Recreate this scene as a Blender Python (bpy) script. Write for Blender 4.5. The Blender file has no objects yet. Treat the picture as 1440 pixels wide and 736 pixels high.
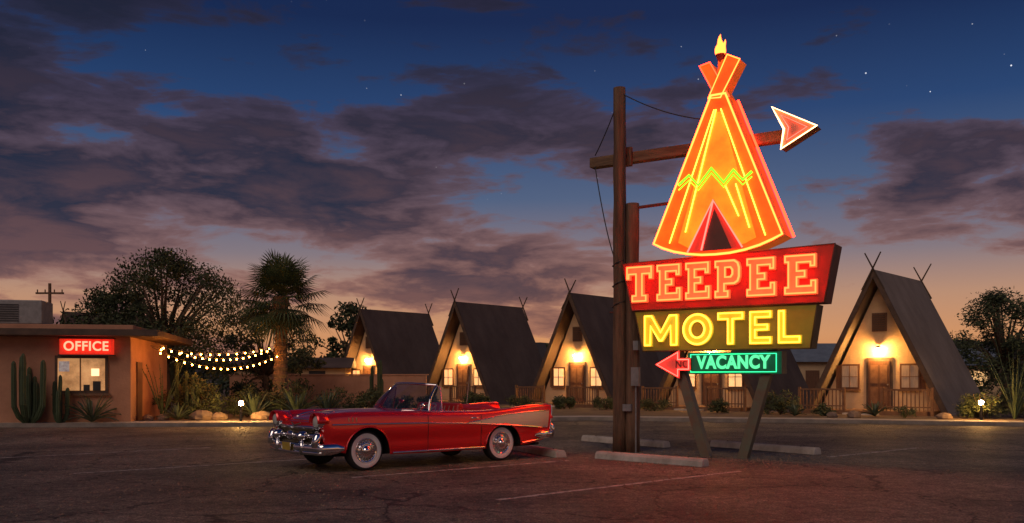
import bpy, math, random
import numpy as np
from mathutils import Vector, Matrix
random.seed(7); np.random.seed(7)
sc = bpy.context.scene
COL = sc.collection

# ------------------------------------------------------------------ helpers
def empty(name, loc=(0,0,0), rz=0.0, s=1.0):
    e = bpy.data.objects.new(name, None); COL.objects.link(e)
    e.location = loc; e.rotation_euler = (0,0,rz); e.scale=(s,s,s)
    e.empty_display_size = .2
    return e
def link(o, parent):
    COL.objects.link(o)
    if parent is not None: o.parent = parent
    return o
def mesh(name, v, f, mat, parent=None, smooth=False, fm=None):
    me = bpy.data.meshes.new(name); me.from_pydata([tuple(p) for p in v], [], [tuple(q) for q in f])
    mats = mat if isinstance(mat,(list,tuple)) else [mat]
    for m in mats: me.materials.append(m)
    if fm is not None: me.polygons.foreach_set('material_index', list(fm))
    if smooth: me.polygons.foreach_set('use_smooth',[True]*len(me.polygons))
    me.update()
    return link(bpy.data.objects.new(name, me), parent)
def box(name, x0,x1,y0,y1,z0,z1, mat, parent=None, bev=0.0):
    v=[(x0,y0,z0),(x1,y0,z0),(x1,y1,z0),(x0,y1,z0),(x0,y0,z1),(x1,y0,z1),(x1,y1,z1),(x0,y1,z1)]
    f=[(0,3,2,1),(4,5,6,7),(0,1,5,4),(1,2,6,5),(2,3,7,6),(3,0,4,7)]
    o=mesh(name,v,f,mat,parent)
    if bev>0:
        b=o.modifiers.new('bev','BEVEL'); b.width=bev; b.segments=2; b.limit_method='ANGLE'
    return o
class Acc:
    def __init__(s): s.v=[]; s.f=[]; s.m=[]
    def add(s,v,f,m=0):
        n=len(s.v); s.v+=list(v); s.f+=[tuple(i+n for i in q) for q in f]; s.m+=[m]*len(f)
    def cyl(s,p1,p2,r1,r2=None,seg=8,m=0):
        if r2 is None: r2=r1
        p1=Vector(p1);p2=Vector(p2); d=(p2-p1)
        if d.length<1e-6: return
        d.normalize(); a=d.orthogonal().normalized(); b=d.cross(a)
        v=[]
        for p,r in ((p1,r1),(p2,r2)):
            for i in range(seg):
                t=2*math.pi*i/seg; v.append(tuple(p+a*math.cos(t)*r+b*math.sin(t)*r))
        f=[(i,(i+1)%seg,seg+(i+1)%seg,seg+i) for i in range(seg)]
        f.append(tuple(range(seg-1,-1,-1))); f.append(tuple(range(seg,2*seg)))
        s.add(v,f,m)
    def path(s,pts,rs,seg=8,m=0):
        pts=[Vector(p) for p in pts]; v=[];f=[]
        up=None
        for i,p in enumerate(pts):
            d=(pts[min(i+1,len(pts)-1)]-pts[max(i-1,0)]).normalized()
            if up is None: up=d.orthogonal().normalized()
            up=(up-d*up.dot(d)).normalized(); b=d.cross(up)
            r=rs[i] if isinstance(rs,(list,tuple)) else rs
            for k in range(seg):
                t=2*math.pi*k/seg; v.append(tuple(p+up*math.cos(t)*r+b*math.sin(t)*r))
        for i in range(len(pts)-1):
            for k in range(seg):
                f.append((i*seg+k,i*seg+(k+1)%seg,(i+1)*seg+(k+1)%seg,(i+1)*seg+k))
        f.append(tuple(range(seg-1,-1,-1))); n=(len(pts)-1)*seg; f.append(tuple(n+k for k in range(seg)))
        s.add(v,f,m)
    def box(s,x0,x1,y0,y1,z0,z1,m=0):
        v=[(x0,y0,z0),(x1,y0,z0),(x1,y1,z0),(x0,y1,z0),(x0,y0,z1),(x1,y0,z1),(x1,y1,z1),(x0,y1,z1)]
        s.add(v,[(0,3,2,1),(4,5,6,7),(0,1,5,4),(1,2,6,5),(2,3,7,6),(3,0,4,7)],m)
    def sph(s,c,r,m=0,seg=8,rings=6,sc=(1,1,1)):
        v=[(c[0],c[1],c[2]+r*sc[2])];f=[]
        for i in range(1,rings):
            t=math.pi*i/rings
            for k in range(seg):
                p=2*math.pi*k/seg
                v.append((c[0]+r*sc[0]*math.sin(t)*math.cos(p),c[1]+r*sc[1]*math.sin(t)*math.sin(p),c[2]+r*sc[2]*math.cos(t)))
        v.append((c[0],c[1],c[2]-r*sc[2]))
        for k in range(seg): f.append((0,1+k,1+(k+1)%seg))
        for i in range(rings-2):
            for k in range(seg):
                a=1+i*seg; b=a+seg
                f.append((a+k,b+k,b+(k+1)%seg,a+(k+1)%seg))
        l=len(v)-1; a=1+(rings-2)*seg
        for k in range(seg): f.append((l,a+(k+1)%seg,a+k))
        s.add(v,f,m)
    def obj(s,name,mat,parent=None,smooth=False):
        return mesh(name,s.v,s.f,mat,parent,smooth,s.m)

def tube(name, pts, r, mat, parent=None, cyc=False, polys=None):
    cu=bpy.data.curves.new(name,'CURVE'); cu.dimensions='3D'; cu.bevel_depth=r; cu.bevel_resolution=3; cu.use_fill_caps=True
    for P in (polys if polys else [pts]):
        sp=cu.splines.new('POLY'); sp.points.add(len(P)-1)
        for i,p in enumerate(P): sp.points[i].co=(p[0],p[1],p[2],1)
        sp.use_cyclic_u=cyc
    cu.materials.append(mat)
    return link(bpy.data.objects.new(name,cu),parent)

# ------------------------------------------------------------------ materials
def newmat(name):
    m=bpy.data.materials.new(name); m.use_nodes=True; nt=m.node_tree; b=nt.nodes['Principled BSDF']; return m,nt,b
def pm(name, c1, c2=None, scale=4.0, rough=.7, metal=0, bump=0, bscale=None, emi=None, es=0, coat=0, stretch=None, spec=None):
    m,nt,b=newmat(name); N=nt.nodes; L=nt.links
    b.inputs['Roughness'].default_value=rough; b.inputs['Metallic'].default_value=metal
    if spec is not None: b.inputs['Specular IOR Level'].default_value=spec
    if coat: b.inputs['Coat Weight'].default_value=coat; b.inputs['Coat Roughness'].default_value=.03
    tc=N.new('ShaderNodeTexCoord'); mp=N.new('ShaderNodeMapping'); L.new(tc.outputs['Object'],mp.inputs['Vector'])
    if stretch: mp.inputs['Scale'].default_value=stretch
    if c2 is None: c2=tuple(x*.8 for x in c1)
    nz=N.new('ShaderNodeTexNoise'); nz.inputs['Scale'].default_value=scale; nz.inputs['Detail'].default_value=6; nz.inputs['Roughness'].default_value=.65
    L.new(mp.outputs[0],nz.inputs['Vector'])
    rp=N.new('ShaderNodeValToRGB'); rp.color_ramp.elements[0].position=.35; rp.color_ramp.elements[1].position=.65
    rp.color_ramp.elements[0].color=(*c1,1); rp.color_ramp.elements[1].color=(*c2,1)
    L.new(nz.outputs['Fac'],rp.inputs['Fac']); L.new(rp.outputs[0],b.inputs['Base Color'])
    if bump:
        n2=N.new('ShaderNodeTexNoise'); n2.inputs['Scale'].default_value=bscale or scale*4; n2.inputs['Detail'].default_value=5
        L.new(mp.outputs[0],n2.inputs['Vector'])
        bp=N.new('ShaderNodeBump'); bp.inputs['Strength'].default_value=bump; bp.inputs['Distance'].default_value=.03
        L.new(n2.outputs['Fac'],bp.inputs['Height']); L.new(bp.outputs[0],b.inputs['Normal'])
    if es:
        b.inputs['Emission Color'].default_value=(*(emi or c1),1); b.inputs['Emission Strength'].default_value=es
        if emi is None: L.new(rp.outputs[0],b.inputs['Emission Color'])
    return m
def em(name,c,s):
    m=bpy.data.materials.new(name); m.use_nodes=True; nt=m.node_tree; nt.nodes.clear()
    e=nt.nodes.new('ShaderNodeEmission'); o=nt.nodes.new('ShaderNodeOutputMaterial')
    e.inputs[0].default_value=(*c,1); e.inputs[1].default_value=s; nt.links.new(e.outputs[0],o.inputs[0]); return m

M={}
M['stucco']=pm('stucco_tan',(.62,.44,.26),(.50,.35,.20),1.2,.9,bump=.5,bscale=14)
M['stucco_office']=pm('stucco_terracotta',(.50,.26,.16),(.38,.19,.115),1.0,.9,bump=.5,bscale=12)
M['roof']=pm('roof_brown',(.085,.058,.048),(.13,.092,.075),.9,.85,bump=.6,bscale=9,stretch=(1,1,.35))
M['roof_tan']=pm('roof_tan',(.19,.155,.125),(.27,.225,.185),.9,.85,bump=.6,bscale=9,stretch=(1,1,.35))
M['roof_edge']=pm('roof_fascia',(.07,.045,.033),(.12,.075,.05),3,.8)
M['wood']=pm('weathered_wood',(.10,.055,.034),(.23,.13,.075),3,.75,bump=1,bscale=18,stretch=(4,4,.35))
M['woodh']=pm('timber_beam',(.12,.07,.04),(.27,.16,.09),3,.75,bump=1,bscale=18,stretch=(.35,4,4))
M['rail']=pm('rail_wood',(.15,.075,.04),(.24,.12,.06),5,.7)
M['door']=pm('door_wood',(.16,.07,.035),(.1,.045,.022),6,.6,stretch=(4,1,.5))
M['stick']=pm('stick_wood',(.05,.035,.025),(.09,.06,.04),5,.9)
M['curtain']=pm('curtain_lit',(.95,.6,.28),(.8,.42,.15),7,.9,stretch=(5,5,.3),es=.95)
M['curtain_dim']=pm('curtain_dim',(.4,.3,.22),(.25,.18,.13),7,.5,stretch=(5,5,.3),es=.12)
M['bulb']=em('wall_lamp_bulb',(1,.47,.12),1300)
M['string']=em('string_bulb',(120,34,4),1)
M['boll']=em('bollard_globe',(1,.50,.13),1000)
M['dark']=pm('dark_metal',(.02,.02,.022),(.03,.03,.03),5,.5)
M['black']=pm('black_void',(.006,.006,.006),(.01,.01,.01),5,.9)
M['grey']=pm('galvanised_grey',(.3,.3,.3),(.2,.2,.2),5,.5,metal=.3)
M['conc']=pm('concrete',(.58,.53,.48),(.36,.32,.28),3,.9,bump=.5,bscale=30)
M['dirt']=pm('dirt',(.20,.13,.085),(.12,.08,.055),.8,.95,bump=.8,bscale=8)
M['kerb']=pm('kerb_concrete',(.30,.26,.22),(.19,.165,.14),2,.9,bump=.4,bscale=20)
M['rock']=pm('rock',(.3,.2,.14),(.18,.13,.1),2,.9,bump=.7,bscale=8)
M['leafA']=pm('foliage_dark',(.030,.045,.018),(.045,.06,.025),3,.7)
M['leafB']=pm('foliage_light',(.10,.12,.04),(.07,.085,.03),3,.65)
M['palmA']=pm('palm_leaf',(.07,.10,.035),(.045,.065,.025),3,.5)
M['palmD']=pm('palm_dead',(.2,.13,.07),(.13,.09,.05),3,.8)
M['bark']=pm('bark',(.15,.10,.065),(.08,.055,.038),5,.95,bump=1,bscale=18,stretch=(3,3,.6))
M['cactus']=pm('cactus_skin',(.04,.07,.03),(.06,.09,.04),6,.6)
M['agave']=pm('agave_leaf',(.11,.15,.09),(.07,.10,.06),4,.5)

# ------------------------------------------------------------------ world
w=bpy.data.worlds.new('World'); sc.world=w; w.use_nodes=True
nt=w.node_tree; N=nt.nodes; L=nt.links; N.clear()
def nd(t,**k):
    n=N.new(t)
    for a,b in k.items(): setattr(n,a,b)
    return n
def val(n,i,v): n.inputs[i].default_value=v
out=nd('ShaderNodeOutputWorld')
tc=nd('ShaderNodeTexCoord'); sep=nd('ShaderNodeSeparateXYZ'); L.new(tc.outputs['Generated'],sep.inputs[0])
def ramp(src,els):
    r=nd('ShaderNodeValToRGB'); cr=r.color_ramp
    while len(cr.elements)<len(els): cr.elements.new(.5)
    for e,(p,c) in zip(cr.elements,els):
        e.position=p; e.color=(*c,1)
    L.new(src,r.inputs[0]); return r
def g(x): return (x,x,x)
def mth(op,a,b=None,clamp=False):
    n=nd('ShaderNodeMath',operation=op); n.use_clamp=clamp
    for i,q in enumerate((a,b)):
        if q is None: continue
        if isinstance(q,(int,float)): n.inputs[i].default_value=q
        else: L.new(q,n.inputs[i])
    return n.outputs[0]
def mixc(f,a,b):
    n=nd('ShaderNodeMix',data_type='RGBA'); 
    if isinstance(f,(int,float)): n.inputs[0].default_value=f
    else: L.new(f,n.inputs[0])
    for i,q in ((6,a),(7,b)):
        if isinstance(q,tuple): n.inputs[i].default_value=(*q,1)
        else: L.new(q,n.inputs[i])
    return n.outputs[2]
zz=sep.outputs['Z']
base=ramp(zz,[(0,(.52,.19,.07)),(.045,(.60,.28,.13)),(.085,(.47,.26,.17)),(.13,(.22,.18,.21)),(.19,(.07,.115,.215)),(.27,(.018,.056,.165)),(.36,(.006,.020,.08)),(1,(.002,.008,.04))])
def noise(scale3,sc_,detail,rough,off=(0,0,0),dist=0):
    mp=nd('ShaderNodeMapping'); mp.inputs['Scale'].default_value=scale3; mp.inputs['Location'].default_value=off
    L.new(tc.outputs['Generated'],mp.inputs[0])
    n=nd('ShaderNodeTexNoise'); n.inputs['Scale'].default_value=sc_; n.inputs['Detail'].default_value=detail; n.inputs['Roughness'].default_value=rough
    n.inputs['Distortion'].default_value=dist
    L.new(mp.outputs[0],n.inputs['Vector']); return n.outputs['Fac']
n1=noise((1,1,3.4),2.6,9,.54,(.3,1.2,.15),.25)
n2=noise((1,1,3.6),8,8,.6,(3,2,1),.3)
bias=mth('MULTIPLY',sep.outputs['X'],-.18)
bias=mth('ADD',bias,ramp(zz,[(0,g(.03)),(.06,g(.06)),(.11,g(.11)),(.17,g(.15)),(.23,g(.13)),(.3,g(.06)),(.5,g(0))]).outputs[0])
cm=mth('ADD',mth('ADD',n1,bias),mth('MULTIPLY',mth('SUBTRACT',n2,.5),.56))
cmask=ramp(cm,[(.53,g(0)),(.59,g(.8)),(.66,g(.98))]).outputs[0]
edge=ramp(cm,[(.56,g(1)),(.70,g(0))]).outputs[0]
lowf=ramp(zz,[(0,g(1)),(.1,g(.8)),(.2,g(.35)),(.32,g(0.05))]).outputs[0]
dark=ramp(zz,[(0,(.080,.043,.055)),(.1,(.034,.032,.060)),(.2,(.013,.020,.047)),(.4,(.006,.011,.031))]).outputs[0]
litn=ramp(n2,[(.42,g(0)),(.62,g(1))]).outputs[0]
lit=mth('MULTIPLY',mth('MAXIMUM',mth('MULTIPLY',litn,.45),edge),lowf)
ccol=mixc(lit,dark,(.34,.145,.115))
sky=mixc(cmask,base.outputs[0],ccol)
vo=nd('ShaderNodeTexVoronoi'); val(vo,'Scale',60); L.new(tc.outputs['Generated'],vo.inputs['Vector'])
st=mth('LESS_THAN',vo.outputs['Distance'],.047)
wn=nd('ShaderNodeTexWhiteNoise'); L.new(vo.outputs['Position'],wn.inputs[0])
br=mth('MULTIPLY',mth('POWER',wn.outputs['Value'],5.0),.9)
st=mth('MULTIPLY',mth('MULTIPLY',st,br),ramp(zz,[(.14,g(0)),(.24,g(1))]).outputs[0])
st=mth('MULTIPLY',st,mth('SUBTRACT',1.0,cmask))
addn=nd('ShaderNodeMix',data_type='RGBA',blend_type='ADD'); addn.inputs[0].default_value=1
L.new(sky,addn.inputs[6]); L.new(st,addn.inputs[7])
bg=nd('ShaderNodeBackground'); L.new(addn.outputs[2],bg.inputs[0]); val(bg,1,1.0)
ns=nd('ShaderNodeTexSky',sky_type='NISHITA'); ns.sun_disc=False; ns.sun_elevation=math.radians(1); ns.sun_rotation=math.radians(8)
bg2=nd('ShaderNodeBackground'); L.new(ns.outputs[0],bg2.inputs[0]); val(bg2,1,.003)
ad=nd('ShaderNodeAddShader'); L.new(bg.outputs[0],ad.inputs[0]); L.new(bg2.outputs[0],ad.inputs[1]); L.new(ad.outputs[0],out.inputs[0])

sl=bpy.data.lights.new('dusk_fill','SUN'); sl.energy=.78; sl.angle=math.radians(40); sl.color=(1,.76,.62)  # soft warm fill added from behind the camera; no sun stands there
so=link(bpy.data.objects.new('dusk_fill',sl),None)
so.rotation_euler=Vector((-.35,-.75,.62)).to_track_quat('Z','Y').to_euler()

# ------------------------------------------------------------------ camera
cam=bpy.data.cameras.new('camera'); co=link(bpy.data.objects.new('camera',cam),None)
cam.sensor_width=36; cam.lens=32.5; cam.shift_y=.1146; cam.clip_end=5000; cam.clip_start=.1
co.location=(0,0,1.6); co.rotation_euler=(math.radians(90),0,0); sc.camera=co
sc.view_settings.view_transform='Standard'; sc.view_settings.look='None'; sc.view_settings.exposure=0

# ------------------------------------------------------------------ ground
def asphalt():
    m,nt,b=newmat('asphalt'); N=nt.nodes; L=nt.links
    tc=N.new('ShaderNodeTexCoord')
    def nz(s,d=6,r=.65):
        n=N.new('ShaderNodeTexNoise'); n.inputs['Scale'].default_value=s; n.inputs['Detail'].default_value=d; n.inputs['Roughness'].default_value=r
        L.new(tc.outputs['Object'],n.inputs['Vector']); return n
    def rp(src,p0,c0,p1,c1):
        r=N.new('ShaderNodeValToRGB'); r.color_ramp.elements[0].position=p0; r.color_ramp.elements[1].position=p1
        r.color_ramp.elements[0].color=(*c0,1); r.color_ramp.elements[1].color=(*c1,1); L.new(src,r.inputs[0]); return r.outputs[0]
    def mul(a,bb_):
        x=N.new('ShaderNodeMix'); x.data_type='RGBA'; x.blend_type='MULTIPLY'; x.inputs[0].default_value=1
        L.new(a,x.inputs[6]); L.new(bb_,x.inputs[7]); return x.outputs[2]
    a=nz(.35); bb=nz(40,3,.8); c=nz(5,6,.75); d=nz(14,4,.8)
    big=rp(a.outputs['Fac'],.34,(.070,.065,.060),.64,(.27,.24,.205))
    fine=rp(bb.outputs['Fac'],.36,(.22,.22,.22),.66,(1.9,1.8,1.7))
    mid=rp(c.outputs['Fac'],.35,(.5,.5,.5),.65,(1.45,1.4,1.35))
    peb=rp(d.outputs['Fac'],.40,(.55,.55,.55),.62,(1.4,1.4,1.35))
    vn=nz(1.2,4); va=N.new('ShaderNodeVectorMath'); va.operation='MULTIPLY_ADD'
    L.new(vn.outputs['Color'],va.inputs[0]); va.inputs[1].default_value=(1.2,1.2,0); L.new(tc.outputs['Object'],va.inputs[2])
    v=N.new('ShaderNodeTexVoronoi'); v.feature='DISTANCE_TO_EDGE'; v.inputs['Scale'].default_value=.33; L.new(va.outputs[0],v.inputs['Vector'])
    cr=rp(v.outputs['Distance'],.003,(.2,.2,.2),.011,(1,1,1))
    L.new(mul(mul(mul(mul(big,fine),mid),peb),cr),b.inputs['Base Color'])
    b.inputs['Roughness'].default_value=.68
    bp=N.new('ShaderNodeBump'); bp.inputs['Strength'].default_value=1.0; bp.inputs['Distance'].default_value=.03
    ah=N.new('ShaderNodeMath'); ah.operation='ADD'; L.new(bb.outputs['Fac'],ah.inputs[0]); L.new(c.outputs['Fac'],ah.inputs[1])
    L.new(ah.outputs[0],bp.inputs['Height']); L.new(bp.outputs[0],b.inputs['Normal'])
    return m
M['asphalt']=asphalt()
mesh('ground',[(-2500,-300,0),(2500,-300,0),(2500,3000,0),(-2500,3000,0)],[(0,1,2,3)],M['asphalt'])
# landscape bed, raised behind a kerb
kl=[(-60,28.5),(-14,30.6),(-6,31.3),(-1.5,34.5),(3,35.6),(12.5,33.0),(17.5,31.0),(60,15)]
def offs(pl,d): return [(x,y+d) for x,y in pl]
def strip(name,a,b,z,mat,z0=None):
    n=len(a); v=[(x,y,z) for x,y in a]+[(x,y,z) for x,y in b]; f=[(i,i+1,n+i+1,n+i) for i in range(n-1)]
    if z0 is not None:
        v+=[(x,y,z0) for x,y in a]; f+=[(2*n+i,2*n+i+1,i+1,i) for i in range(n-1)]
        v+=[(x,y,z0) for x,y in b]; f+=[(3*n+i,3*n+i+1,n+i+1,n+i) for i in range(n-1)]
    return mesh(name,v,f,mat)
strip('kerb',kl,offs(kl,.18),.13,M['kerb'],0)
strip('pavement',offs(kl,.183),offs(kl,1.7),.12,M['conc'],0)
strip('dirt_ground',offs(kl,1.703),[(x*3,160) for x,y in kl],.112,M['dirt'],0)

# painted parking lines (worn)
def linemat():
    m,nt,b=newmat('worn_paint'); N=nt.nodes; L=nt.links
    tc=N.new('ShaderNodeTexCoord'); n=N.new('ShaderNodeTexNoise'); n.inputs['Scale'].default_value=5; n.inputs['Detail'].default_value=8; n.inputs['Roughness'].default_value=.85
    L.new(tc.outputs['Object'],n.inputs['Vector']); r=N.new('ShaderNodeValToRGB'); r.color_ramp.elements[0].position=.40; r.color_ramp.elements[1].position=.58
    r.color_ramp.elements[0].color=(.11,.085,.07,1); r.color_ramp.elements[1].color=(.72,.66,.6,1)
    L.new(n.outputs['Fac'],r.inputs[0]); L.new(r.outputs[0],b.inputs['Base Color']); b.inputs['Roughness'].default_value=.85; return m
M['line']=linemat()
la=Acc()
for (x0,y0,x1,y1) in [(-2.59,14.96,1.11,18.1),(-.19,12.2,3.94,16.0),(6.47,18.9,9.4,21.4),(-7.4,15.6,-3.6,18.8),(-11.6,17.6,-7.0,21.5)]:
    d=Vector((x1-x0,y1-y0)).normalized(); n=Vector((-d.y,d.x))*.055
    la.add([(x0-n.x,y0-n.y,.004),(x1-n.x,y1-n.y,.004),(x1+n.x,y1+n.y,.004),(x0+n.x,y0+n.y,.004)],[(0,1,2,3)])
la.obj('parking_lines',M['line'])
def wstop(x0,y0,x1,y1):
    d=Vector((x1-x0,y1-y0)); ln=d.length
    e=empty('wheel_stop',((x0+x1)/2,(y0+y1)/2,0),math.atan2(d.y,d.x))
    h=ln/2; v=[];
    for x in (-h,h):
        v+=[(x,-.13,0.0),(x,.13,0.0),(x,.11,.10),(x,.07,.15),(x,-.07,.15),(x,-.11,.10)]
    f=[(i,(i+1)%6,6+(i+1)%6,6+i) for i in range(6)]+[(5,4,3,2,1,0),(6,7,8,9,10,11)]
    o=mesh('concrete_block',v,f,M['conc'],e); b=o.modifiers.new('b','BEVEL'); b.width=.012; b.segments=2
    a=Acc()
    for x in (-h*.7,h*.7): a.cyl((x,0,.14),(x,0,.165),.018)
    a.obj('steel_pins',M['dark'],e)
for q in [(1.74,18.6,3.52,16.8),(4.77,21.9,6.45,19.5),(1.88,23.9,3.6,21.5),(.03,21,1.0,18.75)]: wstop(*q)

# loose gravel, one mesh
ga=[];gf=[]
def stone(x,y,s):
    n=len(ga)
    for (a,b,c) in ((1,0,0),(-1,0,0),(0,1,0),(0,-1,0),(0,0,1)):
        ga.append((x+(a*.9+random.uniform(-.3,.3))*s,y+(b*.9+random.uniform(-.3,.3))*s,max(0,c*s*.8+random.uniform(0,.2)*s)))
    gf.extend([(n,n+2,n+4),(n+2,n+1,n+4),(n+1,n+3,n+4),(n+3,n,n+4)])
for i in range(18000):
    y=5.5+26*random.random()**1.6; x=random.uniform(-.62,.62)*y
    if math.sin(x*.9+2)*math.cos(y*.7)+random.gauss(0,.5)<0: continue
    stone(x,y,random.choice((.008,.010,.014,.016,.024)))
for i in range(900):
    stone(random.gauss(4.2,1.5),random.gauss(18.2,1.1),random.uniform(.010,.03))
mesh('gravel',ga,gf,M['rock'])

# ------------------------------------------------------------------ hills
hv=[];hf=[]; n=160
for i in range(n+1):
    x=-900+1800*i/n
    h=16+9*math.sin(x*.008+1)+6*math.sin(x*.021)+3*math.sin(x*.06+2)+ (16*math.exp(-((x-330)/110)**2))+random.uniform(-.8,.8)
    hv+=[(x,700,-2),(x,705+h,max(3,h)*1.15),(x,900,-2)]
for i in range(n):
    a=3*i; hf+=[(a,a+3,a+4,a+1),(a+1,a+4,a+5,a+2)]
mesh('hills',hv,hf,pm('hill_rock',(.05,.045,.05),(.07,.055,.055),.02,.95),smooth=True)

# ------------------------------------------------------------------ foliage
def leaves(acc,c,r,n,size,flat=1.0,matp=.35):
    for i in range(n):
        d=np.random.normal(size=3); d/=np.linalg.norm(d)+1e-6
        rr=random.random()**.45
        p=Vector((c[0]+d[0]*r*rr,c[1]+d[1]*r*rr,c[2]+d[2]*r*rr*flat))
        a=Vector(np.random.normal(size=3)).normalized(); b=a.orthogonal().normalized()
        s=size*random.uniform(.6,1.3)
        acc.add([tuple(p-a*s),tuple(p+b*s*.42),tuple(p+a*s),tuple(p-b*s*.42)],[(0,1,2,3)],1 if random.random()<matp else 0)
def tree(name,loc,H,R,clumps,per,leaf,trunk=.22,seed=1,low=.35):
    random.seed(seed); np.random.seed(seed)
    e=empty(name,loc); t=Acc(); lv=Acc()
    t.path([(0,0,-.1),(.1,.05,H*.15),(.05,0,H*.32)],[trunk,trunk*.8,trunk*.65])
    for k in range(clumps):
        ang=random.uniform(0,2*math.pi); q=random.random()**.5
        z=H*random.uniform(low,1.0); env=math.sin(math.pi*min(1,max(0.05,(z/H-low+.12)/(1.14-low))))**.6
        c=(math.cos(ang)*R*q*env,math.sin(ang)*R*.8*q*env,z-(.4*q*q*H*.1))
        if k%3==0:
            m=(c[0]*.45,c[1]*.45,H*.32+(c[2]-H*.32)*.5+.2)
            t.path([(.05,0,H*.30),m,c],[trunk*.45,trunk*.25,.02],5)
        leaves(lv,c,R*random.uniform(.13,.26),per,leaf,.7)
    t.obj('trunk_and_limbs',M['bark'],e,True); lv.obj('crown_foliage',[M['leafA'],M['leafB']],e)
    return e
tree('mesquite_tree',(-16.6,44,.1),7.3,4.2,120,170,.085,.3,3,.22)
tree('mesquite_tree',(-20.3,47,.1),6.0,3.2,60,130,.10,.25,4,.3)
tree('mesquite_tree',(-13.4,50,.1),5.6,3.0,60,130,.10,.22,5,.15)
tree('desert_tree',(-11.5,66,.1),6.8,2.8,50,80,.16,.25,6,.2)
tree('desert_tree',(24.5,46,.1),5.8,3.4,80,130,.10,.25,8,.2)
tree('desert_tree',(29.0,50,.1),6.6,3.2,60,100,.12,.25,9,.2)
random.seed(12); np.random.seed(12); tl=Acc()
for i in range(260):
    x=random.uniform(-60,60); y=random.uniform(78,96); z=random.uniform(.3,3.2)*(1+.4*math.sin(x*.35))
    leaves(tl,(x,y,z),random.uniform(.9,1.9),55,.3,.8,.15)
for i in range(70):
    x=random.uniform(-15,-4); y=random.uniform(64,70); leaves(tl,(x-2,y,random.uniform(.3,2.6)),1.2,50,.22,.8,.2)
tl.obj('distant_trees',[M['leafA'],M['leafB']])

def bush(name,loc,R,H,seed,per=60,leaf=.07,n=26,mats=None):
    random.seed(seed); np.random.seed(seed); a=Acc(); e=empty(name,loc)
    for k in range(n):
        an=random.uniform(0,6.28); q=random.random()**.5
        c=(math.cos(an)*R*q*.8,math.sin(an)*R*q*.8,H*(.15+.75*random.random()*(1-.5*q*q)))
        leaves(a,c,R*.3,per,leaf,.8,.55)
    st=Acc()
    for k in range(10):
        an=random.uniform(0,6.28); st.path([(0,0,0),(math.cos(an)*R*.4,math.sin(an)*R*.4,H*.45),(math.cos(an)*R*.7,math.sin(an)*R*.7,H*.8)],[.02,.012,.005],4)
    a.obj('foliage',mats or [M['leafA'],M['leafB']],e); st.obj('stems',M['bark'],e)
def agave(name,loc,R,seed,n=34,wid=.06):
    random.seed(seed); a=Acc(); e=empty(name,loc)
    for k in range(n):
        an=k*2.4+random.uniform(-.2,.2); tilt=math.radians(random.uniform(12,80)) ; ln=R*random.uniform(.8,1.15)
        dx,dy=math.cos(an),math.sin(an); v=[];f=[]; S=6
        for i in range(S+1):
            t=i/S; rr=ln*t; el=math.pi/2-tilt*(.75+.35*t); px=rr*math.cos(el); pz=rr*math.sin(el)+.05
            ww=wid*(1-t**2)*(.7+.6*t)+.003
            for s,dz in ((-1,.015),(0,-.012),(1,.015)):
                v.append((dx*(px+.03)-dy*ww*s,dy*(px+.03)+dx*ww*s,pz+dz))
        for i in range(S):
            b=3*i; f+=[(b,b+1,b+4,b+3),(b+1,b+2,b+5,b+4)]
        a.add(v,f,0)
    a.obj('leaf_rosette',M['agave'],e,True)
def ribbed(acc,pts,r,m=0):
    pts=[Vector(p) for p in pts]; seg=20; v=[];f=[]; up=Vector((1,0,0))
    n=len(pts)
    for i,p in enumerate(pts):
        d=(pts[min(i+1,n-1)]-pts[max(i-1,0)]).normalized(); u=(up-d*up.dot(d)).normalized(); b=d.cross(u)
        rr=r*(1 if i<n-2 else (.8 if i==n-2 else .25))*(.85 if i==0 else 1)
        for k in range(seg):
            t=2*math.pi*k/seg; q=rr*(1 if k%2 else .8); v.append(tuple(p+u*math.cos(t)*q+b*math.sin(t)*q))
    for i in range(n-1):
        for k in range(seg): f.append((i*seg+k,i*seg+(k+1)%seg,(i+1)*seg+(k+1)%seg,(i+1)*seg+k))
    f.append(tuple((n-1)*seg+k for k in range(seg)))
    acc.add(v,f,m)
def organ(name,loc,H,n,R,seed,r=.09):
    random.seed(seed); a=Acc(); e=empty(name,loc)
    for k in range(n):
        an=k*2.4; q=R*(.25+.75*random.random()) if k else 0; h=H*random.uniform(.55,1.0)*(1 if k else 1/.9)
        dx,dy=math.cos(an)*q,math.sin(an)*q*.6
        P=[(dx*.15,dy*.15,0),(dx*.7,dy*.7,h*.12),(dx,dy,h*.28)]+[(dx*(1+.05*t)+random.uniform(-.01,.01),dy,h*(.28+.72*t)) for t in (.2,.4,.6,.8,.95,1.0)]
        ribbed(a,P,r*random.uniform(.85,1.1))
    a.obj('ribbed_stems',M['cactus'],e)
def ocotillo(name,loc,H,n,seed,mat='cactus'):
    random.seed(seed); a=Acc(); e=empty(name,loc)
    for k in range(n):
        an=random.uniform(0,6.28); sp=random.uniform(.15,.5)*H; h=H*random.uniform(.7,1)
        P=[(math.cos(an)*sp*t**1.2+random.uniform(-.02,.02),math.sin(an)*sp*t**1.2,h*t) for t in (0,.2,.4,.6,.8,1)]
        a.path(P,[.022,.02,.018,.015,.012,.006],5)
        for j in range(24):
            t=random.uniform(.15,1); leaves(a,(math.cos(an)*sp*t**1.2,math.sin(an)*sp*t**1.2,h*t),.04,1,.035)
    a.obj('wand_stems',[M[mat],M['leafB']],e)
organ('organ_pipe_cactus',(-16.15,30.9,.1),2.45,9,.85,1)
organ('organ_pipe_cactus',(-15.2,31.1,.1),1.5,5,.45,2,.07)
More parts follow.
